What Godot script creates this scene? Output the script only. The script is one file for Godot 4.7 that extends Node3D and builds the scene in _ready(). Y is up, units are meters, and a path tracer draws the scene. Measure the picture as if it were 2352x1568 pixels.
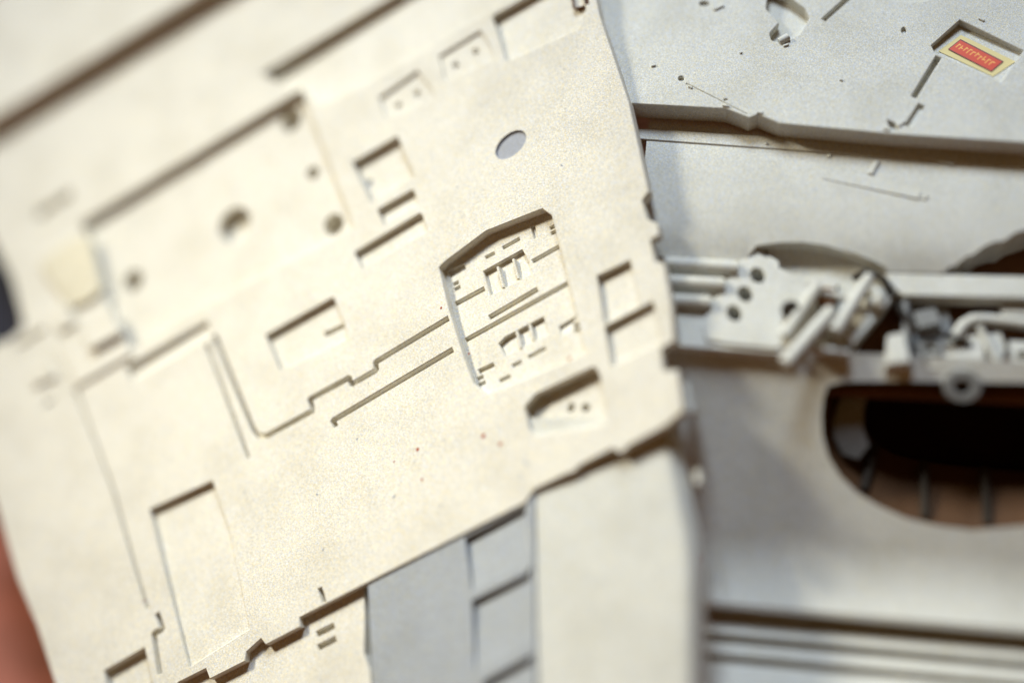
extends Node3D
# Close-up of a weathered model starship: a tilted cream deck module in front of a white hull.
# Plan units: the layout is drafted on flat construction planes in millimetres; MM = millimetres per drafting unit.
const F := 3396.0
const MM := 0.17
const DIST := F * MM
const BEV := 0.28

class Mb:
	var v := PackedVector3Array()
	var n := PackedVector3Array()
	var t := PackedVector2Array()
	func tri(a: Vector3, b: Vector3, c: Vector3, hint: Vector3) -> void:
		var nn := (b - a).cross(c - a)
		if nn.length() < 1e-9:
			return
		nn = nn.normalized()
		if nn.dot(hint) < 0.0:
			nn = -nn
			v.append_array([a * 0.001, b * 0.001, c * 0.001])
		else:
			v.append_array([a * 0.001, c * 0.001, b * 0.001])
		n.append_array([nn, nn, nn])
	func quad(a: Vector3, b: Vector3, c: Vector3, d: Vector3, hint: Vector3) -> void:
		tri(a, b, c, hint)
		tri(a, c, d, hint)
	func mesh() -> ArrayMesh:
		var arr := []
		arr.resize(Mesh.ARRAY_MAX)
		arr[Mesh.ARRAY_VERTEX] = v
		arr[Mesh.ARRAY_NORMAL] = n
		if t.size() == v.size():
			arr[Mesh.ARRAY_TEX_UV] = t
		var m := ArrayMesh.new()
		m.add_surface_from_arrays(Mesh.PRIMITIVE_TRIANGLES, arr)
		return m

var cam_t: Transform3D
var fe1: Vector3
var fe2: Vector3
var fn: Vector3
var fp: Vector3
var M := {}
var part_root: Node3D
var part_t := Transform3D.IDENTITY

# ---------------------------------------------------------------- drafting frames
func set_frame(px: float, py: float, depth: float, nrm: Vector3, along: Vector3) -> void:
	fn = nrm.normalized()
	fe1 = (along - fn * along.dot(fn)).normalized()
	fe2 = fn.cross(fe1)
	fp = Vector3((px - 1176.0) / F, -(py - 784.0) / F, -1.0) * depth

func frame_transform() -> Transform3D:
	return cam_t * Transform3D(Basis(fe1, fe2, fn), fp * 0.001)

func uv(x: float, y: float, h := 0.0) -> Vector2:
	var d := Vector3((x - 1176.0) / F, -(y - 784.0) / F, -1.0)
	var p0 := fp + fn * h
	var p := d * (p0.dot(fn) / d.dot(fn)) - fp
	return Vector2(p.dot(fe1), p.dot(fe2))

func P(x: float, y: float, h := 0.0) -> Vector3:
	var q := uv(x, y, h)
	return Vector3(q.x, q.y, h)

func poly(a: Array, h := 0.0) -> PackedVector2Array:
	var o := PackedVector2Array()
	for i in range(0, a.size(), 2):
		o.append(uv(a[i], a[i + 1], h))
	return ccw(o)

func ccw(o: PackedVector2Array) -> PackedVector2Array:
	if Geometry2D.is_polygon_clockwise(o):
		o.reverse()
	return o

func soft(p: PackedVector2Array, r: float) -> PackedVector2Array:
	var a := Geometry2D.offset_polygon(p, -r, Geometry2D.JOIN_MITER)
	if a.is_empty():
		return p
	var b := Geometry2D.offset_polygon(a[0], r, Geometry2D.JOIN_ROUND)
	return ccw(b[0]) if b else p

func line(a: Array, w: float, h := 0.0) -> PackedVector2Array:
	var o := PackedVector2Array()
	for i in range(0, a.size(), 2):
		o.append(uv(a[i], a[i + 1], h))
	var r := Geometry2D.offset_polyline(o, w * MM * 0.5, Geometry2D.JOIN_ROUND, Geometry2D.END_BUTT)
	var best := PackedVector2Array()
	for q in r:
		if q.size() > best.size():
			best = q
	return ccw(best)

func disc(x: float, y: float, rx: float, ry := -1.0, turn := 0.0, h := 0.0, count := 28) -> PackedVector2Array:
	if ry < 0.0:
		ry = rx
	var o := PackedVector2Array()
	var c := uv(x, y, h)
	for i in count:
		var a := TAU * i / count
		o.append(c + (Vector2(cos(a) * rx, sin(a) * ry) * MM).rotated(turn))
	return o

func grow(p: PackedVector2Array, b: float) -> PackedVector2Array:
	var o := PackedVector2Array()
	var k := p.size()
	for i in k:
		var d1 := (p[i] - p[(i + k - 1) % k]).normalized()
		var d2 := (p[(i + 1) % k] - p[i]).normalized()
		var n1 := Vector2(d1.y, -d1.x)
		var n2 := Vector2(d2.y, -d2.x)
		var s := (n1 + n2) / maxf(1.0 + n1.dot(n2), 0.45)
		o.append(p[i] + s * b)
	return o

# ---------------------------------------------------------------- flat faces with openings
func cut(outer: PackedVector2Array, holes: Array) -> Array:
	var parts: Array = [outer]
	for hole in holes:
		var next: Array = []
		for q in parts:
			var r := Geometry2D.clip_polygons(q, hole)
			var inside := false
			for s in r:
				if Geometry2D.is_polygon_clockwise(s):
					inside = true
			if not inside:
				next.append_array(r)
				continue
			var cx := 0.0
			for s in hole:
				cx += s.x
			cx = snappedf(cx / hole.size(), 0.001)
			for half in [[-5000.0, cx], [cx, 5000.0]]:
				var box := PackedVector2Array([Vector2(half[0], -5000), Vector2(half[1], -5000), Vector2(half[1], 5000), Vector2(half[0], 5000)])
				for piece in Geometry2D.intersect_polygons(q, box):
					next.append_array(Geometry2D.clip_polygons(piece, hole))
		parts = next
	return parts

func hgt(H: Vector3, p: Vector2) -> Vector3:
	return Vector3(p.x, p.y, H.x + H.y * p.x + H.z * p.y)

func face(mb: Mb, outer: PackedVector2Array, holes: Array, H: Vector3) -> void:
	for q in cut(outer, holes):
		var idx := Geometry2D.triangulate_polygon(q)
		for i in range(0, idx.size(), 3):
			mb.tri(hgt(H, q[idx[i]]), hgt(H, q[idx[i + 1]]), hgt(H, q[idx[i + 2]]), Vector3.BACK)

func add(parent: Node3D, called: String, m: Mesh, mat: Material) -> MeshInstance3D:
	var o := MeshInstance3D.new()
	o.name = called
	o.mesh = m
	o.material_override = mat
	o.cast_shadow = GeometryInstance3D.SHADOW_CASTING_SETTING_ON
	parent.add_child(o, true)
	if parent == part_root:
		o.transform = part_t
	return o

# continue the drafting on a face that turns by some degrees about the long axis, at a point of the present face
func bend(root: Node3D, px: float, py: float, h: float, degrees: float) -> void:
	var q := P(px, py, h)
	fp = fp + fe1 * q.x + fe2 * q.y + fn * q.z
	fn = fn.rotated(fe1, deg_to_rad(degrees))
	fe2 = fn.cross(fe1)
	part_root = root
	part_t = root.transform.affine_inverse() * frame_transform()

# a recess: rim chamfer, walls and a floor that may slope from d (upper rim) to e (lower rim)
func rec(called: String, p: PackedVector2Array, d: float, e := -1.0, kids := [], mat: Material = null) -> Dictionary:
	return {"n": called, "p": p, "d": d, "e": e, "f": kids, "m": mat}

func rims(feats: Array) -> Array:
	var o := []
	for f in feats:
		o.append(grow(f.p, BEV))
	return o

func floor_of(H: Vector3, f: Dictionary) -> Vector3:
	if f.e < 0.0:
		return H - Vector3(f.d, 0, 0)
	var lo := 1e9
	var hi := -1e9
	for q in f.p:
		lo = minf(lo, q.y)
		hi = maxf(hi, q.y)
	var k: float = (f.d - f.e) / (hi - lo)
	return Vector3(H.x - f.d + k * hi, H.y, H.z - k)

func carve(parent: Node3D, H: Vector3, f: Dictionary, mat: Material) -> void:
	var mb := Mb.new()
	var p: PackedVector2Array = f.p
	var rim := grow(p, BEV)
	var HF := floor_of(H, f)
	var HR := H - Vector3(BEV, 0, 0)
	var k := p.size()
	for i in k:
		var j := (i + 1) % k
		var dir := p[j] - p[i]
		var inward := Vector3(-dir.y, dir.x, 0).normalized()
		mb.quad(hgt(H, rim[i]), hgt(H, rim[j]), hgt(HR, p[j]), hgt(HR, p[i]), inward + Vector3.BACK)
		var la := hgt(HF, p[i])
		var lb := hgt(HF, p[j])
		la.z = minf(la.z, hgt(HR, p[i]).z)
		lb.z = minf(lb.z, hgt(HR, p[j]).z)
		mb.quad(hgt(HR, p[i]), hgt(HR, p[j]), lb, la, inward)
	if f.n != "bracket_hole":
		face(mb, p, rims(f.f), HF)
	var use: Material = f.m if f.m else mat
	var o := add(parent, f.n, mb.mesh(), use)
	for c in f.f:
		carve(o, HF, c, use)

func slab(parent: Node3D, called: String, p: PackedVector2Array, top: float, thick: float, feats: Array, mat: Material, own_parts := true, bev := BEV) -> MeshInstance3D:
	var mb := Mb.new()
	var H := Vector3(top, 0, 0)
	var inner := grow(p, -bev)
	face(mb, inner, rims(feats), H)
	var k := p.size()
	for i in k:
		var j := (i + 1) % k
		var dir := p[j] - p[i]
		var out := Vector3(dir.y, -dir.x, 0).normalized()
		mb.quad(Vector3(inner[i].x, inner[i].y, top), Vector3(inner[j].x, inner[j].y, top), Vector3(p[j].x, p[j].y, top - bev), Vector3(p[i].x, p[i].y, top - bev), out + Vector3.BACK)
		mb.quad(Vector3(p[i].x, p[i].y, top - bev), Vector3(p[j].x, p[j].y, top - bev), Vector3(p[j].x, p[j].y, top - thick), Vector3(p[i].x, p[i].y, top - thick), out)
	var o := add(parent, called, mb.mesh(), mat)
	for f in feats:
		carve(o if own_parts else parent, H, f, mat)
	return o

func tube(parent: Node3D, called: String, pts: Array, r: float, mat: Material, seg := 16) -> MeshInstance3D:
	var mb := Mb.new()
	var rings := []
	var k := pts.size()
	var list := []
	for i in k:
		var dir: Vector3 = (pts[mini(i + 1, k - 1)] - pts[maxi(i - 1, 0)]).normalized()
		if i == 0:
			list.append([pts[0], dir, r * 0.82])
			list.append([pts[0] + dir * r * 0.2, dir, r])
		elif i == k - 1:
			list.append([pts[i] - dir * r * 0.2, dir, r])
			list.append([pts[i], dir, r * 0.82])
		else:
			list.append([pts[i], dir, r])
	for e in list:
		var side: Vector3 = e[1].cross(Vector3.BACK)
		if side.length() < 0.05:
			side = e[1].cross(Vector3.UP)
		side = side.normalized()
		var up: Vector3 = side.cross(e[1]).normalized()
		var ring := []
		for s in seg:
			var a := TAU * s / seg
			ring.append([e[0] + (side * cos(a) + up * sin(a)) * e[2], side * cos(a) + up * sin(a)])
		rings.append(ring)
	for i in rings.size() - 1:
		for s in seg:
			var q := (s + 1) % seg
			var A: Array = rings[i][s]
			var B: Array = rings[i][q]
			var C: Array = rings[i + 1][q]
			var E: Array = rings[i + 1][s]
			for tr in [[A, B, C], [A, C, E]]:
				var nn: Vector3 = (tr[1][0] - tr[0][0]).cross(tr[2][0] - tr[0][0])
				var ord := [0, 1, 2] if nn.dot(tr[0][1]) < 0.0 else [0, 2, 1]
				for m in ord:
					mb.v.append(tr[m][0] * 0.001)
					mb.n.append(tr[m][1])
	for cap in [[rings[0], -list[0][1], list[0][0]], [rings[-1], list[-1][1], list[-1][0]]]:
		for s in seg:
			mb.tri(cap[2], cap[0][s][0], cap[0][(s + 1) % seg][0], cap[1])
	return add(parent, called, mb.mesh(), mat)

# a smooth sheet through a grid of points
func sheet_into(mb: Mb, g: Array) -> void:
	var rows := g.size()
	var cols: int = g[0].size()
	var nn := []
	for i in rows:
		var row := []
		for j in cols:
			var dx: Vector3 = g[i][mini(j + 1, cols - 1)] - g[i][maxi(j - 1, 0)]
			var dy: Vector3 = g[mini(i + 1, rows - 1)][j] - g[maxi(i - 1, 0)][j]
			var q := dx.cross(dy).normalized()
			if q.z < 0.0:
				q = -q
			row.append(q)
		nn.append(row)
	for i in rows - 1:
		for j in cols - 1:
			var c := [[i, j], [i, j + 1], [i + 1, j + 1], [i, j], [i + 1, j + 1], [i + 1, j]]
			for t3 in [[0, 1, 2], [3, 4, 5]]:
				var a: Vector3 = g[c[t3[0]][0]][c[t3[0]][1]]
				var b: Vector3 = g[c[t3[1]][0]][c[t3[1]][1]]
				var d: Vector3 = g[c[t3[2]][0]][c[t3[2]][1]]
				var ord: Array = t3 if (b - a).cross(d - a).z < 0.0 else [t3[0], t3[2], t3[1]]
				for m in ord:
					mb.v.append(g[c[m][0]][c[m][1]] * 0.001)
					mb.n.append(nn[c[m][0]][c[m][1]])

# ---------------------------------------------------------------- materials
func grain(seed_value: int, fine: float, chroma: float, blotch: float, tint: Color) -> ImageTexture:
	var rng := RandomNumberGenerator.new()
	rng.seed = seed_value
	var size := 768
	var noise := FastNoiseLite.new()
	noise.seed = seed_value
	noise.frequency = 0.006
	noise.fractal_octaves = 5
	var cloud := noise.get_seamless_image(size, size)
	var data := PackedByteArray()
	data.resize(size * size * 3)
	var cd := cloud.get_data()
	var step := cd.size() / (size * size)
	for i in size * size:
		var c := (cd[i * step] / 255.0 - 0.5) * 2.0
		var l := 1.0 + (rng.randf() + rng.randf() - 1.0) * fine + minf(c, 0.3) * blotch
		var w := (rng.randf() + rng.randf() - 1.0) * chroma + maxf(-c, 0.0) * blotch * 0.3
		data[i * 3] = int(clampf(tint.r * l * (1.0 + w * 0.35), 0.0, 1.0) * 255.0)
		data[i * 3 + 1] = int(clampf(tint.g * l, 0.0, 1.0) * 255.0)
		data[i * 3 + 2] = int(clampf(tint.b * l * (1.0 - w), 0.0, 1.0) * 255.0)
	var im := Image.create_from_data(size, size, false, Image.FORMAT_RGB8, data)
	im.generate_mipmaps()
	return ImageTexture.create_from_image(im)

func paint(tex: Texture2D, rough: float, tile: float) -> StandardMaterial3D:
	var m := StandardMaterial3D.new()
	m.albedo_texture = tex
	m.uv1_triplanar = true
	m.uv1_scale = Vector3.ONE / tile
	m.roughness = rough
	m.metallic_specular = 0.4
	return m

func plain(c: Color, rough := 0.7) -> StandardMaterial3D:
	var m := StandardMaterial3D.new()
	m.albedo_color = c
	m.roughness = rough
	m.metallic_specular = 0.3
	return m

func make_materials() -> void:
	M.cream = paint(grain(11, 0.20, 0.20, 0.04, Color(0.845, 0.826, 0.775)), 0.75, 0.17)
	M.white = paint(grain(23, 0.20, 0.20, 0.04, Color(0.80, 0.795, 0.76)), 0.8, 0.16)
	M.grey = paint(grain(37, 0.20, 0.20, 0.04, Color(0.61, 0.625, 0.64)), 0.6, 0.19)
	M.yellow = paint(grain(41, 0.20, 0.20, 0.04, Color(0.82, 0.79, 0.70)), 0.6, 0.17)
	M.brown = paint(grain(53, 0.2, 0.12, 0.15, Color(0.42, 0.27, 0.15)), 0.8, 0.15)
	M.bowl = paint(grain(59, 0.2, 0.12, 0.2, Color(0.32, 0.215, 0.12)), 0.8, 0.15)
	M.iron = paint(grain(67, 0.2, 0.1, 0.08, Color(0.50, 0.50, 0.49)), 0.7, 0.18)
	M.notch_shade = plain(Color(0.17, 0.17, 0.21), 0.8)  # near-black tone painted for the shade in the left notch
	M.dark = plain(Color(0.2, 0.17, 0.14), 0.8)
	M.red_fleck = plain(Color(0.62, 0.27, 0.13))
	M.spot = paint(grain(61, 0.12, 0.08, 0.05, Color(0.60, 0.61, 0.64)), 0.6, 0.2)
	M.table = paint(grain(71, 0.12, 0.1, 0.15, Color(0.64, 0.36, 0.27)), 0.6, 0.3)

func tag(o: Node3D, label: String, category: String) -> void:
	o.set_meta("label", label)
	o.set_meta("category", category)

# ---------------------------------------------------------------- scene
func _ready() -> void:
	var cam := Camera3D.new()
	cam.name = "camera"
	cam.fov = rad_to_deg(2.0 * atan(784.0 / F))
	cam_t = Transform3D(Basis.from_euler(Vector3(deg_to_rad(-42.0), 0, 0)), Vector3(0, 1.32, 0.4))
	cam.transform = cam_t
	cam.near = 0.02
	cam.far = 20.0
	var lens := CameraAttributesPhysical.new()
	lens.frustum_focal_length = 50.0
	lens.exposure_aperture = 0.9
	lens.frustum_focus_distance = DIST * 0.001 + 0.012
	add_child(cam)
	cam.attributes = lens
	cam.fov = rad_to_deg(2.0 * atan(784.0 / F))
	cam.current = true

	var env := Environment.new()
	env.background_mode = Environment.BG_COLOR
	env.background_color = Color(0.62, 0.45, 0.24)
	env.background_energy_multiplier = 0.24
	env.tonemap_mode = Environment.TONE_MAPPER_LINEAR
	env.tonemap_exposure = 1.07
	env.sdfgi_enabled = true
	env.ssao_enabled = true
	env.ssil_enabled = true
	var we := WorldEnvironment.new()
	we.environment = env
	we.name = "environment"
	add_child(we)

	# deck module construction plane: leans away towards the upper left
	var th := deg_to_rad(32.0)
	set_frame(1150, 750, DIST, Vector3(-0.83 * sin(th), 0.55 * sin(th), cos(th)), Vector3(cos(deg_to_rad(29.0)), sin(deg_to_rad(29.0)), 0))
	var mt := frame_transform()
	gallery_spot(mt, Vector3(-0.40, 1.30, 1.15), P(930, 1150) * 0.001, Color(1.0, 0.977, 0.89), 4.4)
	lamp("window_light", mt, Vector3(1.05, 1.25, 1.15), Vector2(0.6, 0.6), Color(0.87, 0.935, 1.0), 4.2)

	make_materials()
	build_table()
	set_frame(1150, 750, DIST, Vector3(-0.83 * sin(th), 0.55 * sin(th), cos(th)), Vector3(cos(deg_to_rad(29.0)), sin(deg_to_rad(29.0)), 0))
	build_module(mt)
	set_frame(1900, 700, DIST - 34.0, Vector3(-0.10, 0.55, 1.0), Vector3(1.0, -0.085, 0.10))
	build_hull(frame_transform())

func gallery_spot(mt: Transform3D, at: Vector3, aim: Vector3, tint: Color, energy: float) -> void:
	var l := SpotLight3D.new()
	l.name = "gallery_spot"
	l.light_color = tint
	l.light_energy = energy
	l.light_size = 0.16
	l.spot_range = 6.0
	l.spot_attenuation = 2.0
	l.spot_angle = 10.5
	l.spot_angle_attenuation = 1.0
	l.shadow_enabled = true
	add_child(l)
	l.look_at_from_position(mt * at, mt * aim, Vector3(0.1, 0.2, -1))

func lamp(called: String, mt: Transform3D, at: Vector3, size: Vector2, tint: Color, energy: float) -> void:
	var l := AreaLight3D.new()
	l.name = called
	l.area_size = size
	l.area_normalize_energy = true
	l.light_color = tint
	l.light_energy = energy
	l.shadow_enabled = true
	add_child(l)
	var p := mt * at
	l.look_at_from_position(p, mt.origin + Vector3(0.04, 0, 0), Vector3(0.1, 0.2, -1))

func build_table() -> void:
	var mb := Mb.new()
	mb.quad(Vector3(-1500, 0, -1500), Vector3(1500, 0, -1500), Vector3(1500, 0, 900), Vector3(-1500, 0, 900), Vector3.UP)
	var o := add(self, "tabletop", mb.mesh(), M.table)
	o.position = Vector3(0, 0.745, 0)
	o.set_meta("kind", "structure")

# ---------------------------------------------------------------- the tilted deck module
func build_module(mt: Transform3D) -> void:
	var root := Node3D.new()
	root.name = "starship_deck_module"
	add_child(root)
	root.transform = mt
	tag(root, "tilted cream deck module of a model starship with recessed panels, left of the white hull", "model part")

	var outline := poly([-150, 250, 600, -300, 1310, -330, 1352, -80, 1370, 0, 1378, 37, 1444, 232, 1490, 439, 1475, 460, 1486, 503, 1511, 514, 1514, 539, 1494, 551, 1504, 600, 1525, 604, 1542, 700, 1548, 782, 1519, 801, 1523, 852, 1556, 848, 1570, 942, 1531, 976, 1446, 1022, 1426, 1041, 1407, 1029, 1332, 1068, 1317, 1084, 1305, 1086, 1227, 1124, 1207, 1154, 1067, 1224, 830, 1345, 804, 1358, 687, 1418, 689, 1439, 610, 1480, 599, 1466, 565, 1497, 562, 1518, 481, 1559, 472, 1535, 410, 1566, 330, 1640, 200, 1720, 145, 1640, 125, 1568, 85, 1440, 40, 1330, 0, 1190, -60, 1000, -70, 815, 26, 776, 54, 748, 26, 640, -25, 540])
	var f := []
	# big upper panel with screw holes
	var d := 4.2
	f.append(rec("recessed_panel", soft(poly([183, 512, 692, 205, 815, 522, 282, 808]), 1.2), d, -1, [
		rec("round_port", disc(538, 517, 50, -1, 0, -d), 20.0),
		rec("screw_hole", disc(668, 276, 33, -1, 0, -d), 15.0),
		rec("screw_hole", disc(766, 516, 29, -1, 0, -d), 15.0),
		rec("screw_hole", disc(305, 645, 31, -1, 0, -d), 15.0),
		rec("screw_hole", disc(718, 397, 18, -1, 0, -d), 15.0),
		rec("screw_hole", disc(462, 388, 10, -1, 0, -d), 0.6)]))
	# long sloping recess along the top
	f.append(rec("sloping_recess", poly([599, 168, 880, 3, 1010, -75, 1240, -215, 1300, -100, 1122, 26, 985, 112, 850, 190, 740, 240]), 6.0, 1.4))
	f.append(rec("slot", line([82, 496, 163, 442], 28), 4.5))
	f.append(rec("slot", line([34, 796, 102, 756], 18), 3.2))
	f.append(rec("slot", line([100, 933, 122, 918], 14), 1.2))
	# lower left panel and its side trench
	f.append(rec("recessed_panel", poly([288, 842, 474, 738, 488, 772, 300, 876]), 3.8, 0.3))
	f.append(rec("trench", line([474, 790, 570, 1052], 11), 2.2))
	f.append(rec("stepped_seam", line([491, 770, 580, 985, 592, 1000, 612, 1001, 718, 943, 711, 917, 801, 868, 807, 883, 864, 850, 862, 832, 1030, 731], 13), 3.4))
	f.append(rec("seam", line([771, 980, 764, 966, 1040, 803], 13), 3.0))
	f.append(rec("edge_seam", line([172, 893, 200, 965, 258, 1122, 312, 1312, 338, 1398], 11), 2.0))
	f.append(rec("edge_seam", line([360, 1408, 372, 1444, 352, 1456, 366, 1548], 14), 3.6))
	f.append(rec("recessed_panel", poly([238, 1540, 331, 1487, 352, 1580, 250, 1640]), 3.4))
	f.append(rec("tall_panel", poly([342, 1170, 487, 1104, 525, 1212, 572, 1444, 433, 1532, 374, 1302]), 2.9, 1.6))
	f.append(rec("slot", line([734, 1350, 744, 1383], 11), 3.0))
	# panel with short slot
	f.append(rec("recessed_panel", poly([609, 770, 765, 682, 792, 745, 800, 778, 642, 852]), 2.8, 2.4, [rec("short_slot", line([744, 768, 788, 748], 12, -2.2), 2.4)]))
	# middle windows
	f.append(rec("window_recess", poly([808, 373, 912, 313, 953, 404, 850, 466]), 3.4, -1, [rec("fastener", disc(850, 420, 7, 9, 0, -3.4), 0.8, -1, [], M.grey)]))
	f.append(rec("window_recess", soft(poly([866, 481, 949, 434, 960, 470, 880, 517]), 0.6), 2.8, 2.4))
	f.append(rec("window_recess", soft(poly([812, 580, 967, 487, 982, 530, 832, 618]), 1.0), 2.8, 2.3))
	# small hatch boxes near the top
	f.append(rec("hatch", poly([870, 224, 958, 162, 987, 198, 1000, 226, 885, 272]), 1.4, 1.1, [rec("fastener_hole", disc(915, 241, 8, -1, 0, -1), 2.2), rec("fastener_hole", disc(957, 214, 8, -1, 0, -1), 2.2)]))
	f.append(rec("hatch", poly([1008, 128, 1103, 70, 1127, 108, 1135, 135, 1022, 186]), 1.2, 1.0, [rec("fastener_hole", disc(1046, 149, 8, -1, 0, -1), 2.0), rec("fastener_hole", disc(1092, 118, 8, -1, 0, -1), 2.0)]))
	f.append(rec("corner_recess", soft(poly([1129, 38, 1322, -70, 1345, 20, 1330, 66, 1162, 142]), 1.2), 3.6, 1.6))
	f.append(rec("round_inlay", disc(1173, 332, 43, 29, deg_to_rad(3), 0), 0.9, -1, [], M.spot))
	# octagonal equipment bay
	var b := 3.6
	var bay := poly([1008, 614, 1022, 600, 1116, 530, 1246, 479, 1267, 494, 1284, 560, 1301, 622, 1328, 735, 1345, 812, 1120, 905, 1088, 880, 1066, 822, 1032, 714])
	var kids := []
	kids.append(rec("seam", line([1044, 698, 1111, 662], 11, -b), 2.2))
	kids.append(rec("seam", line([1222, 600, 1283, 566], 10, -b), 2.2))
	kids.append(rec("seam", line([1064, 779, 1300, 648], 11, -2), 2.4))
	kids.append(rec("thick_slot", line([1120, 727, 1231, 662], 12, -2.4), 2.6))
	kids.append(rec("vent", poly([1108, 622, 1198, 572, 1214, 600, 1218, 628, 1126, 678], -b), 2.2, 1.3))
	kids.append(rec("vent", poly([1143, 788, 1158, 772, 1246, 726, 1258, 765, 1158, 816], -2.6), 2.0, 1.2))
	for q in [[1108, 587, 1129, 576], [1148, 565, 1187, 543], [1173, 838, 1194, 828], [1210, 818, 1249, 797], [1144, 873, 1168, 861], [1034, 649, 1046, 643], [1037, 661, 1050, 654], [1092, 869, 1106, 862], [1095, 882, 1111, 875], [1315, 747, 1327, 741], [1317, 759, 1330, 752], [1258, 520, 1269, 513], [1260, 532, 1273, 526]]:
		kids.append(rec("vent_slot", line(q, 8, -1.8), 1.8))
	kids.append(rec("notch", poly([1026, 622, 1062, 604, 1068, 616, 1031, 636], -b), 1.2))
	kids.append(rec("notch", poly([1091, 845, 1126, 829, 1131, 838, 1096, 856], -1), 1.4))
	kids.append(rec("notch", poly([1280, 747, 1320, 722, 1313, 736, 1306, 756, 1286, 770], -1.5), 1.6, 0.3))
	kids.append(rec("notch", line([1222, 518, 1229, 546], 10, -b), 1.2))
	f.append(rec("equipment_bay", bay, 4.6, 2.8, kids))
	# right windows
	f.append(rec("window_recess", poly([1371, 634, 1447, 597, 1463, 672, 1470, 700, 1387, 744]), 2.8, 2.4))
	f.append(rec("window_recess", poly([1389, 750, 1500, 692, 1520, 785, 1404, 842]), 2.8, 2.3))
	# scoop
	f.append(rec("scoop", soft(poly([1205, 935, 1230, 905, 1366, 840, 1378, 862, 1395, 950, 1388, 975, 1232, 1000, 1216, 985]), 1.2), 5.0, 4.0, [
		rec("scoop_hole", disc(1311, 936, 11, 8, 0.5, -4.4), 5.0), rec("scoop_hole", disc(1345, 936, 10, 9, 0, -4.4), 5.0)]))
	f.append(rec("corner_notch", poly([1308, -40, 1345, -50, 1352, 8, 1318, 18]), 3.0, -1, [], M.brown))
	slab(root, "deck_plate", outline, 0.0, 5.0, f, M.cream, false)

	slab(root, "module_body", poly([40, 460, 600, -200, 1180, -200, 1290, 300, 1380, 700, 1420, 900, 1180, 1080, 800, 1260, 300, 1500, 160, 1400, 60, 1000], -10.0), -10.0, 30.0, [], M.cream)
	# ribs inside the two vents
	for q in [[1142, 612, 1156, 660, -3.6], [1178, 594, 1190, 640, -3.8], [1186, 760, 1196, 799, -2.8], [1216, 745, 1225, 781, -3.0]]:
		slab(root, "vent_rib", line([q[0], q[1], q[2], q[3]], 6, q[4]), q[4], 3.0, [], M.cream, true, 0.15)

	# raised rail across the upper left
	slab(root, "raised_rail", poly([-260, 420, -20, 272, 476, -30, 760, -200, 700, -420, -330, 160], 9.0), 9.0, 9.0, [], M.cream)

	slab(root, "notch_shade_slab", poly([-160, 560, 90, 560, 100, 800, -160, 900], -14.0), -14.0, 6.0, [], M.notch_shade)  # dark slab added behind the left notch, its colour stands for shade
	# stepped blocks near the left edge
	slab(root, "raised_block", soft(poly([88, 604, 150, 556, 200, 536, 232, 664, 200, 690, 160, 706], 2.2), 1.5), 2.2, 2.3, [], M.yellow)
	slab(root, "raised_block", poly([128, 802, 262, 724, 300, 812, 232, 852, 176, 884], 1.6), 1.6, 1.7, [], M.cream)
	slab(root, "raised_block", poly([182, 738, 246, 704, 276, 762, 204, 802], 4.6), 4.6, 3.1, [], M.cream)
	slab(root, "raised_block", poly([116, 712, 152, 694, 170, 740, 132, 762], 2.0), 2.0, 2.1, [], M.cream)
	slab(root, "raised_block", poly([62, 850, 112, 824, 128, 862, 76, 888], 1.6), 1.6, 1.7, [], M.cream)
	# paint flecks
	for q in [[959, 1032, 5], [1110, 1001, 6], [1149, 1019, 5], [969, 1101, 3.5], [1013, 707, 3.5], [1077, 812, 3], [1309, 823, 4.5], [330, 1380, 2.5], [905, 1060, 2.5]]:
		slab(root, "paint_fleck", disc(q[0], q[1], q[2], q[2] * 0.75, 0.6, 0.0, 10), 0.06, 0.05, [], M.red_fleck, true, 0.02)

	for q in [[728, 1135, 3], [820, 1008, 3], [905, 1140, 4], [742, 1262, 3], [846, 880, 2.5], [1012, 1162, 3], [640, 930, 3], [1208, 1062, 4], [1196, 1090, 3], [1290, 380, 3], [1050, 430, 2.5], [1415, 700, 2.5], [560, 1130, 3], [300, 1330, 3]]:
		slab(root, "paint_chip", disc(q[0], q[1], q[2] * 1.4, q[2] * 0.7, q[0], 0.0, 7), 0.05, 0.04, [], M.spot, true, 0.02)
	# lower fascia block below the stepped edge
	slab(root, "lower_block", poly([380, 1500, 620, 1420, 800, 1300, 836, 1330, 838, 1430, 836, 1500, 850, 1540, 858, 1700, 250, 1760], -3.4), -3.4, 28.0, [
		rec("block_slot", line([727, 1457, 767, 1437], 14, -3.4), 2.0), rec("block_slot", line([730, 1488, 771, 1467], 14, -3.4), 2.0)], M.cream)
	# grey painted panel
	slab(root, "grey_panel", poly([842, 1300, 1067, 1180, 1226, 1080, 1228, 1250, 1232, 1720, 862, 1720], -0.9), -0.9, 28.0, [
		rec("grey_recess", poly([1068, 1236, 1205, 1166, 1216, 1262, 1214, 1290, 1084, 1352], -0.9), 2.4, 0.4),
		rec("grey_recess", poly([1084, 1380, 1206, 1320, 1220, 1300, 1224, 1470, 1092, 1540], -0.9), 2.4, 0.4),
		rec("grey_recess", poly([1110, 1566, 1222, 1504, 1226, 1680, 1116, 1690], -0.9), 2.4, 0.6)], M.grey)
	# rounded column
	var mb := Mb.new()
	var g := []
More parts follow.
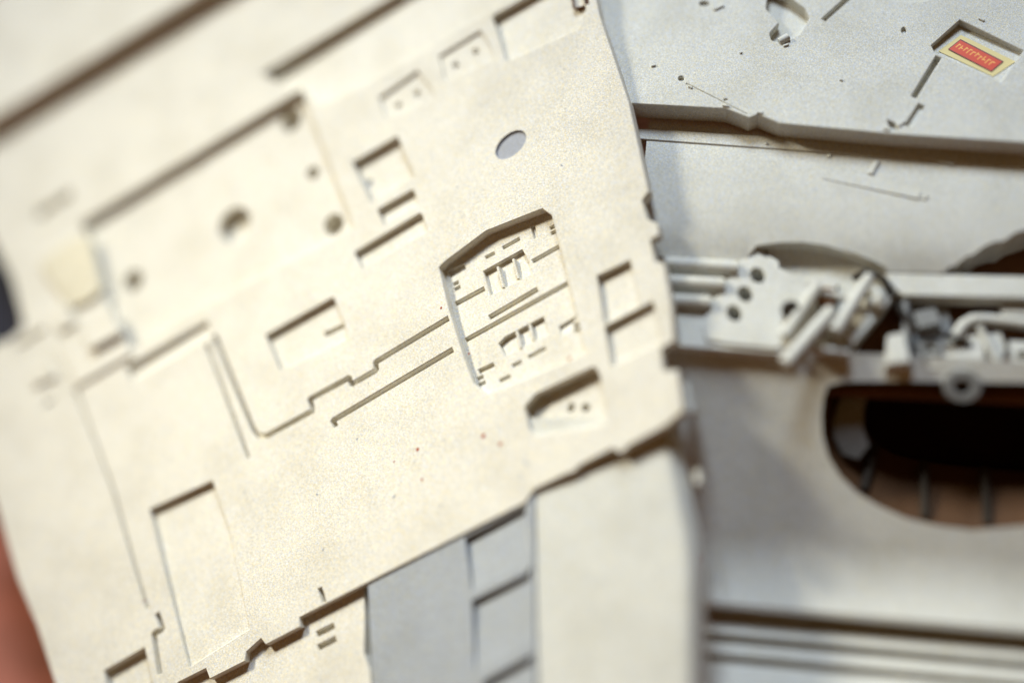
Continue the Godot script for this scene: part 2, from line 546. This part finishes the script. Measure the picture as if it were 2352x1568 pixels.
	for i in 26:
		var ty := i / 25.0
		var y := lerpf(960.0, 1720.0, ty)
		var xl := lerpf(1200.0, 1226.0, clampf((y - 1100.0) / 300.0, 0, 1))
		var xr := lerpf(1556.0, 1620.0, smoothstep(920.0, 1330.0, y))
		var row := []
		for j in 31:
			var tx := j / 30.0
			var h := -1.3 - 5.0 * tx - 0.8 * ty - 7.0 * pow(maxf(tx - 0.88, 0.0) / 0.12, 2.0)
			row.append(P(lerpf(xl, xr, tx), y, h))
		g.append(row)
	sheet_into(mb, g)
	add(root, "rounded_column", mb.mesh(), M.white)
	for q in [[1576, 880, 1590, 948, 16], [1602, 1080, 1606, 1112, 14]]:
		slab(root, "column_tab", line([q[0], q[1], q[2], q[3]], q[4], -9), -8.0, 6.0, [], M.white)

# ---------------------------------------------------------------- the white hull behind
func build_hull(ht: Transform3D) -> void:
	var root := Node3D.new()
	root.name = "starship_hull"
	add_child(root)
	root.transform = ht
	tag(root, "white model starship hull with pipes, red decal and dark oval port, behind the tilted module", "model part")
	var dk := 8.0
	var deck := poly([1366, -60, 1380, -200, 2560, -200, 2560, 345, 2352, 327, 2057, 308, 1792, 283, 1742, 262, 1722, 270, 1668, 249, 1448, 237, 1400, 234], dk)
	var f := []
	f.append(rec("decal_recess", poly([2140, 104, 2206, 45, 2352, 116, 2300, 188, 2148, 120], dk), 3.6, 1.2))
	f.append(rec("slot", line([2157, 130, 2100, 223], 14, dk), 3.4))
	f.append(rec("slot", line([2118, 240, 2086, 290], 16, dk), 1.8))
	f.append(rec("notch", poly([2038, 274, 2058, 282, 2066, 300, 2046, 300], dk), 2.0))
	f.append(rec("pit", disc(1565, 180, 7, -1, 0, dk), 1.5))
	f.append(rec("pit", disc(2077, 70, 6, 10, 0, dk), 1.5))
	f.append(rec("pit", disc(1618, 8, 12, 8, 0, dk), 1.5))
	f.append(rec("pit", disc(1668, 229, 5, 3, 0, dk), 0.6))
	f.append(rec("clip_recess", soft(poly([1765, -30, 1812, -8, 1850, 20, 1860, 42, 1838, 78, 1800, 100, 1772, 92, 1768, 76, 1790, 52, 1760, 20], dk), 0.8), 5.0, 3.6))
	f.append(rec("slot", line([1960, -14, 1893, 46], 14, dk), 2.0))
	f.append(rec("arched_recess", poly([1990, -120, 2190, -120, 2160, -8, 2110, 6, 2050, 4, 2010, -10], dk), 4.0))
	f.append(rec("seam", line([1577, 192, 1716, 262], 3, dk), 0.4))
	slab(root, "upper_deck", deck, dk, 9.0, f, M.white, false)
	tube(root, "clip_pin", [P(1790, 96, dk), P(1812, 84, dk + 0.6)], 1.6, M.white)

	for q in [[1740, 255, 1752, 258, 6], [1660, 240, 1676, 243, 4], [1582, 196, 1590, 200, 5], [2030, 292, 2044, 296, 8], [2064, 288, 2078, 276, 6], [1640, 20, 1662, 10, 8], [1800, 104, 1812, 100, 5], [2250, 40, 2262, 46, 5], [1496, 150, 1506, 148, 4], [1700, 120, 1705, 118, 4], [1930, 180, 1936, 183, 4]]:
		slab(root, "deck_chip", line([q[0], q[1], q[2], q[3]], q[4], dk + 0.7), dk + 0.7, 0.75, [], M.white, true, 0.15)
	# decal lying on the recess floor
	var dm := Mb.new()
	var hd := dk - 1.55
	var c := [P(2156, 117, hd - 0.6), P(2208, 80, hd - 0.9), P(2334, 141, hd - 0.3), P(2282, 176, hd + 0.25)]
	for q in c:
		q.z += 0.0
	dm.quad(c[0], c[1], c[2], c[3], Vector3.BACK)
	var decal := add(root, "decal", dm.mesh(), plain(Color(0.86, 0.80, 0.58), 0.5))
	decal.set_meta("label", "small red and cream decal with worn orange lettering")
	var pm := Mb.new()
	var up := Vector3(0, 0, 0.12)
	var r := [P(2178, 113, hd - 0.45) + up, P(2207, 90, hd - 0.7) + up, P(2306, 141, hd - 0.15) + up, P(2278, 165, hd + 0.2) + up]
	for t3 in [[0, 1, 2], [0, 2, 3]]:
		pm.tri(r[t3[0]], r[t3[1]], r[t3[2]], Vector3.BACK)
	var uvs := {r[0] * 0.001: Vector2(0, 1), r[1] * 0.001: Vector2(0, 0), r[2] * 0.001: Vector2(1, 0), r[3] * 0.001: Vector2(1, 1)}
	for v3 in pm.v:
		var best := Vector2.ZERO
		var bd := 1e9
		for key in uvs:
			if key.distance_to(v3) < bd:
				bd = key.distance_to(v3)
				best = uvs[key]
		pm.t.append(best)
	add(decal, "printed_field", pm.mesh(), decal_print())

	# shoulder below the deck
	var prof := [[225, -4.0], [290, -3.2], [330, -1.8], [360, -1.4], [420, -1.6], [490, -2.6], [545, -4.2], [580, -6.0], [640, -10.0]]
	var pr := []
	for q in prof:
		pr.append(Vector2(uv(1950, q[0], q[1]).y, q[1]))
	var low := [1462, 582, 1716, 594, 1722, 577, 1739, 561, 1790, 556, 1844, 556, 1900, 563, 1942, 575, 1990, 594, 2031, 612, 2168, 616, 2186, 604, 2196, 603, 2222, 586, 2236, 584, 2262, 566, 2285, 558, 2306, 556, 2330, 540, 2352, 534, 2500, 480]
	var lowp := PackedVector2Array()
	for i in range(0, low.size(), 2):
		lowp.append(uv(low[i], low[i + 1], -5.0))
	var ytop := uv(1950, 225, 1.0).y
	var g := []
	var nr := 18
	for i in nr:
		g.append([])
	var lower := []
	for k in lowp.size() - 1:
		var steps := maxi(1, int(lowp[k].distance_to(lowp[k + 1]) / 2.0))
		for s in steps:
			var q := lowp[k].lerp(lowp[k + 1], float(s) / steps)
			for i in nr:
				var y := lerpf(ytop, q.y, i / (nr - 1.0))
				g[i].append(Vector3(q.x, y, along(pr, y)))
			lower.append(Vector3(q.x, q.y, along(pr, q.y)))
	var sm := Mb.new()
	sheet_into(sm, g)
	for i in lower.size() - 1:
		sm.quad(lower[i], lower[i + 1], lower[i + 1] - Vector3(0, -1, 18), lower[i] - Vector3(0, -1, 18), Vector3.DOWN)
	add(root, "shoulder", sm.mesh(), M.white)
	slab(root, "shoulder_strip", poly([1456, 293, 2560, 362, 2560, 402, 2352, 386, 2012, 358, 1460, 318], -0.9), -0.9, 3.0, [], M.white)
	for q in [[2000, 398, 2016, 368, 11, 4.4], [1904, 360, 1908, 352, 8, 4.2], [2160, 368, 2192, 376, 5, 4.6], [2120, 456, 2130, 446, 12, 3.6], [2216, 503, 2222, 494, 9, 2.2], [1760, 330, 1763, 326, 5, 4.8]]:
		slab(root, "shoulder_stud", line([q[0], q[1], q[2], q[3]], q[4], q[5] - 5.0), q[5] - 5.0, 4.0, [], M.white)
	slab(root, "shoulder_panel", poly([1880, 392, 2000, 404, 2118, 440, 2110, 456, 1890, 410], -1.3), -1.3, 2.0, [], M.white, true, 0.15)

	# trench back
	slab(root, "hull_core", poly([1424, 170, 1600, 180, 1600, 800, 1520, 800, 1486, 600, 1450, 400], -23.0), -23.0, 4.0, [], M.white)
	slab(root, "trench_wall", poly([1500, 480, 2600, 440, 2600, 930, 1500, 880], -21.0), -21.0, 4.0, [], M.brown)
	# panel with conduits
	slab(root, "conduit_panel", poly([1496, 548, 1720, 555, 1790, 600, 1790, 680, 1790, 760, 1800, 790, 1830, 814, 1521, 792, 1500, 790], -9.0), -9.0, 10.0, [rec("bracket_bore", disc(1741, 632, 17, 21, 0.5, -7.9), 22.0), rec("bracket_bore", disc(1712, 675, 17, 21, 0.5, -7.9), 22.0), rec("bracket_bore", disc(1687, 719, 17, 21, 0.5, -7.9), 22.0)], M.white, false)
	slab(root, "machinery_floor", poly([1786, 510, 1850, 500, 2060, 560, 2046, 690, 1990, 762, 1945, 832, 1794, 822, 1786, 815], -14.0), -14.0, 6.0, [], M.white)
	var arch := [1765, 558, 1790, 556, 1820, 556, 1844, 556, 1872, 559, 1900, 563, 1942, 575, 1966, 584, 1990, 594, 2012, 603, 2036, 616]
	var cg := []
	for i in 12:
		var a := PI * 0.5 * i / 11.0
		var row := []
		for j in range(0, arch.size(), 2):
			row.append(P(arch[j], arch[j + 1] - 2.0 + 96.0 * (1.0 - cos(a)), -5.4 - 8.5 * sin(a)))
		cg.append(row)
	var cmb := Mb.new()
	sheet_into(cmb, cg)
	add(root, "arched_cove", cmb.mesh(), M.white)
	tube(root, "conduit", [P(1500, 604, -7.5), P(1694, 616, -7.5)], 2.9, M.white)
	tube(root, "conduit", [P(1505, 646, -7.5), P(1664, 655, -7.5)], 2.9, M.white)
	tube(root, "conduit", [P(1510, 689, -7.5), P(1632, 696, -7.5)], 2.9, M.white)
	slab(root, "bracket", soft(poly([1706, 592, 1736, 574, 1784, 612, 1850, 640, 1880, 700, 1850, 790, 1780, 800, 1690, 792, 1620, 780, 1612, 744, 1640, 690, 1674, 640], -7.9), 1.6), -7.9, 10.0, [
		rec("bracket_hole", disc(1741, 632, 16, 20, 0.5, -7.9), 1.15),
		rec("bracket_hole", disc(1712, 675, 16, 20, 0.5, -7.9), 1.15),
		rec("bracket_hole", disc(1687, 719, 16, 20, 0.5, -7.9), 1.15)], M.white)
	# machinery in the arched opening
	tube(root, "strut", [P(1880, 656, -4), P(1802, 772, -5.6)], 2.3, M.white)
	tube(root, "strut", [P(1910, 716, -4), P(1804, 836, -3)], 2.8, M.white)
	tube(root, "strut", [P(2000, 634, -5), P(1919, 760, -4)], 2.3, M.white)
	tube(root, "fitting", [P(1817, 712, -6), P(1817, 712, -3.2)], 3.6, M.dark)
	tube(root, "fitting", [P(1899, 684, -14.0), P(1899, 684, -6)], 4.0, M.brown)
	tube(root, "knob", [P(1907, 714, -14.0), P(1907, 714, -3.5)], 2.0, M.white)
	tube(root, "fitting", [P(1985, 704, -14.0), P(2030, 690, -5)], 3.0, M.white)
	slab(root, "machinery_block", poly([1940, 660, 2032, 650, 2060, 672, 2030, 712, 1962, 790, 1925, 780], -10.0), -10.0, 8.0, [rec("pit", disc(1990, 682, 22, 6, 0, -10), 2.0)], M.white)
	slab(root, "brown_housing", poly([2086, 690, 2176, 694, 2190, 760, 2170, 838, 2096, 834, 2100, 770], -15.0), -15.0, 6.0, [rec("pit", disc(2130, 730, 16, 12, 0, -15), 3.0)], M.iron)
	slab(root, "machinery_block", poly([1856, 640, 1896, 628, 1930, 650, 1890, 700, 1862, 690], -8.5), -8.5, 9.0, [], M.white)
	slab(root, "machinery_block", poly([1868, 752, 1922, 742, 1940, 790, 1880, 812], -9.5), -9.5, 8.0, [rec("pit", disc(1902, 776, 10, 8, 0, -9.5), 2.0)], M.white)
	tube(root, "cross_rod", [P(1890, 672, -6), P(1976, 690, -6)], 1.4, M.white)
	tube(root, "cross_rod", [P(1850, 800, -8), P(1950, 812, -10)], 1.6, M.white)
	tube(root, "cable", [P(1960, 640, -9), P(1990, 622, -8), P(2030, 640, -8), P(2050, 680, -10)], 1.3, M.dark)
	slab(root, "wedge_block", poly([2040, 770, 2076, 762, 2092, 830, 2038, 836], -8.0), -8.0, 8.0, [], M.white)
	slab(root, "trench_beam", poly([2026, 626, 2600, 640, 2600, 690, 2352, 684, 2076, 678, 2050, 656], -9.0), -9.0, 7.0, [], M.white)
	tube(root, "bent_pipe", [P(2186, 802, -17), P(2200, 766, -15), P(2214, 746, -14), P(2236, 734, -14), P(2270, 734, -14), P(2340, 742, -14), P(2480, 760, -14)], 2.2, M.white)
	slab(root, "fitting_block", poly([2226, 770, 2300, 764, 2312, 800, 2296, 852, 2236, 850], -15.0), -15.0, 5.0, [rec("pit", poly([2246, 800, 2282, 792, 2288, 838, 2250, 842], -15), 2.5)], M.white)
	slab(root, "fitting_block", poly([2318, 782, 2420, 786, 2420, 856, 2330, 850], -16.5), -16.5, 4.0, [rec("pit", disc(2352, 816, 14, 12, 0, -16.5), 2.5)], M.white)
	slab(root, "fitting_block", poly([2300, 700, 2400, 704, 2400, 726, 2304, 722], -13.0), -13.0, 4.0, [], M.white)
	slab(root, "fitting_block", poly([2100, 716, 2150, 706, 2164, 742, 2110, 754], -11.0), -11.0, 5.0, [], M.iron)
	slab(root, "fitting_block", poly([2104, 790, 2150, 776, 2168, 812, 2120, 828], -11.5), -11.5, 5.0, [rec("pit", disc(2136, 802, 11, 9, 0, -11.5), 2.5)], M.iron)
	tube(root, "cable", [P(2060, 700, -13), P(2100, 760, -9), P(2180, 772, -10), P(2230, 790, -13)], 1.4, M.dark)
	tube(root, "cross_rod", [P(2080, 690, -12), P(2086, 840, -12)], 1.6, M.iron)
	tube(root, "cross_rod", [P(2250, 752, -13), P(2300, 846, -14)], 1.3, M.white)
	slab(root, "pipe_block", poly([2120, 812, 2230, 772, 2262, 790, 2262, 852, 2130, 846], -13.0), -13.0, 6.0, [], M.white)

	# lower panel with the oval port
	bend(root, 1950, 842, -14.0, 27.0)
	var lp := 0.0
	var rim_px := [1903, 885, 1940, 877, 2000, 876, 2120, 876, 2300, 878, 2560, 880, 2560, 1190, 2352, 1207, 2237, 1217, 2150, 1206, 2084, 1190, 2024, 1164, 1970, 1132, 1930, 1092, 1903, 1048, 1890, 1000, 1888, 955, 1892, 912]
	var in_px := [1984, 900, 1998, 886, 2020, 881, 2130, 880, 2300, 882, 2600, 884, 2600, 1090, 2352, 1085, 2237, 1076, 2150, 1066, 2100, 1056, 2056, 1044, 2024, 1026, 2002, 1004, 1990, 985, 1984, 962, 1984, 940, 1986, 918]
	var port := poly(rim_px, lp)
	var pmb := Mb.new()
	face(pmb, poly([1500, 784, 1800, 802, 2540, 838, 2540, 1310, 1590, 1272, 1560, 1100, 1525, 960], lp), [port], Vector3(lp, 0, 0))
	add(root, "port_panel", pmb.mesh(), M.white)
	var bowl := Mb.new()
	var lo := Mb.new()
	var flo := PackedVector2Array()
	var k := rim_px.size() / 2
	for i in k:
		var j := (i + 1) % k
		var a0 := P(rim_px[i * 2], rim_px[i * 2 + 1], lp)
		var a1 := P(rim_px[j * 2], rim_px[j * 2 + 1], lp)
		var m0 := a0 + Vector3(0, 0, -5)
		var m1 := a1 + Vector3(0, 0, -5)
		var b0 := P(in_px[i * 2], in_px[i * 2 + 1], lp - 26)
		var b1 := P(in_px[j * 2], in_px[j * 2 + 1], lp - 26)
		bowl.quad(a0, a1, m1, m0, Vector3.BACK)
		bowl.quad(m0, m1, b1, b0, Vector3.BACK)
		bowl.quad(b0, b1, b1 - Vector3(0, 0, 60), b0 - Vector3(0, 0, 60), Vector3.BACK)
		flo.append(Vector2(b0.x, b0.y))
	face(lo, ccw(flo), [], Vector3(lp - 86, 0, 0))
	var pb := add(root, "port_bowl", bowl.mesh(), M.bowl)
	add(pb, "port_floor", lo.mesh(), M.bowl)
	for q in [[2122, 1060, 2126, 1190], [2262, 1075, 2270, 1205], [2400, 1085, 2408, 1196], [2012, 1020, 1984, 1126]]:
		tube(root, "port_rib", [P(q[0], q[1], lp - 21), P(q[2], q[3], lp - 6)], 1.8, M.dark)
	slab(root, "port_lip", poly([2016, 884, 1994, 908, 1984, 940, 1984, 985, 1998, 1024, 1972, 1056, 1936, 1044, 1916, 1008, 1913, 970, 1926, 926, 1946, 896, 1972, 882], lp - 8), lp - 8.0, 3.0, [], M.iron)  # grey lip, its colour toned darker for the shade inside the bowl
	slab(root, "hinge_boss", disc(2212, 886, 40, 35, 0, lp + 2), lp + 2.0, 20.0, [rec("boss_hole", disc(2212, 888, 19, 16, 0, lp + 2), 16.0)], M.iron)

	# swept sill and ribs along the bottom
	var sg := []
	var h := 0.0
	for i in 15:
		var t := i / 14.0
		h = 7.5 * t * t
		var row := []
		for x in [1612, 2560]:
			row.append(Vector3(uv(x, 1400).x, P(1950, lerpf(1250.0, 1408.0, t), h).y, h))
		sg.append(row)
	var smb := Mb.new()
	sheet_into(smb, sg)
	add(root, "swept_sill", smb.mesh(), M.white)
	bend(root, 1950, 1408, h, -20.0)
	lp = -9.2
	extrude(root, "sill_edge", [[1408, lp + 9.2], [1422, lp + 8.4], [1427, lp - 1.0], [1450, lp - 1.0]], 1612, 2560, M.white)
	extrude(root, "rib", [[1450, lp - 1.0], [1458, lp + 3.5], [1480, lp + 4.5], [1486, lp + 1.0], [1500, lp + 1.0]], 1612, 2560, M.white)
	extrude(root, "rib", [[1500, lp + 1.0], [1506, lp + 4.0], [1528, lp + 5.0], [1534, lp + 2.0], [1546, lp + 2.0]], 1612, 2560, M.white)
	extrude(root, "rib", [[1546, lp + 2.0], [1556, lp + 5.0], [1660, lp + 12.0]], 1612, 2560, M.white)

func along(pr: Array, y: float) -> float:
	for i in pr.size() - 1:
		if y <= pr[i].x and y >= pr[i + 1].x:
			var t: float = (pr[i].x - y) / (pr[i].x - pr[i + 1].x)
			var p0: float = pr[maxi(i - 1, 0)].y
			var p3: float = pr[mini(i + 2, pr.size() - 1)].y
			return cubic_interpolate(pr[i].y, pr[i + 1].y, p0, p3, t)
	return pr[0].y if y > pr[0].x else pr[-1].y

func extrude(parent: Node3D, called: String, prof: Array, x0: float, x1: float, mat: Material) -> void:
	var mb := Mb.new()
	var u0 := uv(x0, 1400).x
	var u1 := uv(x1, 1400).x
	for i in prof.size() - 1:
		var a := P(1950, prof[i][0], prof[i][1])
		var b := P(1950, prof[i + 1][0], prof[i + 1][1])
		mb.quad(Vector3(u0, a.y, a.z), Vector3(u1, a.y, a.z), Vector3(u1, b.y, b.z), Vector3(u0, b.y, b.z), Vector3.BACK)
	add(parent, called, mb.mesh(), mat)

func decal_print() -> StandardMaterial3D:
	var im := Image.create(120, 40, false, Image.FORMAT_RGB8)
	im.fill(Color(0.80, 0.27, 0.13))
	var rng := RandomNumberGenerator.new()
	rng.seed = 5
	for x in 120:
		for y in 40:
			if x < 2 or y < 3 or x > 117 or y > 37:
				im.set_pixel(x, y, Color(0.42, 0.16, 0.2))
	var x := 8
	while x < 108:
		var w := rng.randi_range(5, 9)
		im.fill_rect(Rect2i(x, 12 + rng.randi_range(-2, 2), 3, 14), Color(0.93, 0.66, 0.3))
		im.fill_rect(Rect2i(x, 11 + rng.randi_range(0, 8), w, 3), Color(0.93, 0.70, 0.35))
		x += w + 3
	var m := StandardMaterial3D.new()
	m.albedo_texture = ImageTexture.create_from_image(im)
	m.roughness = 0.5
	return m
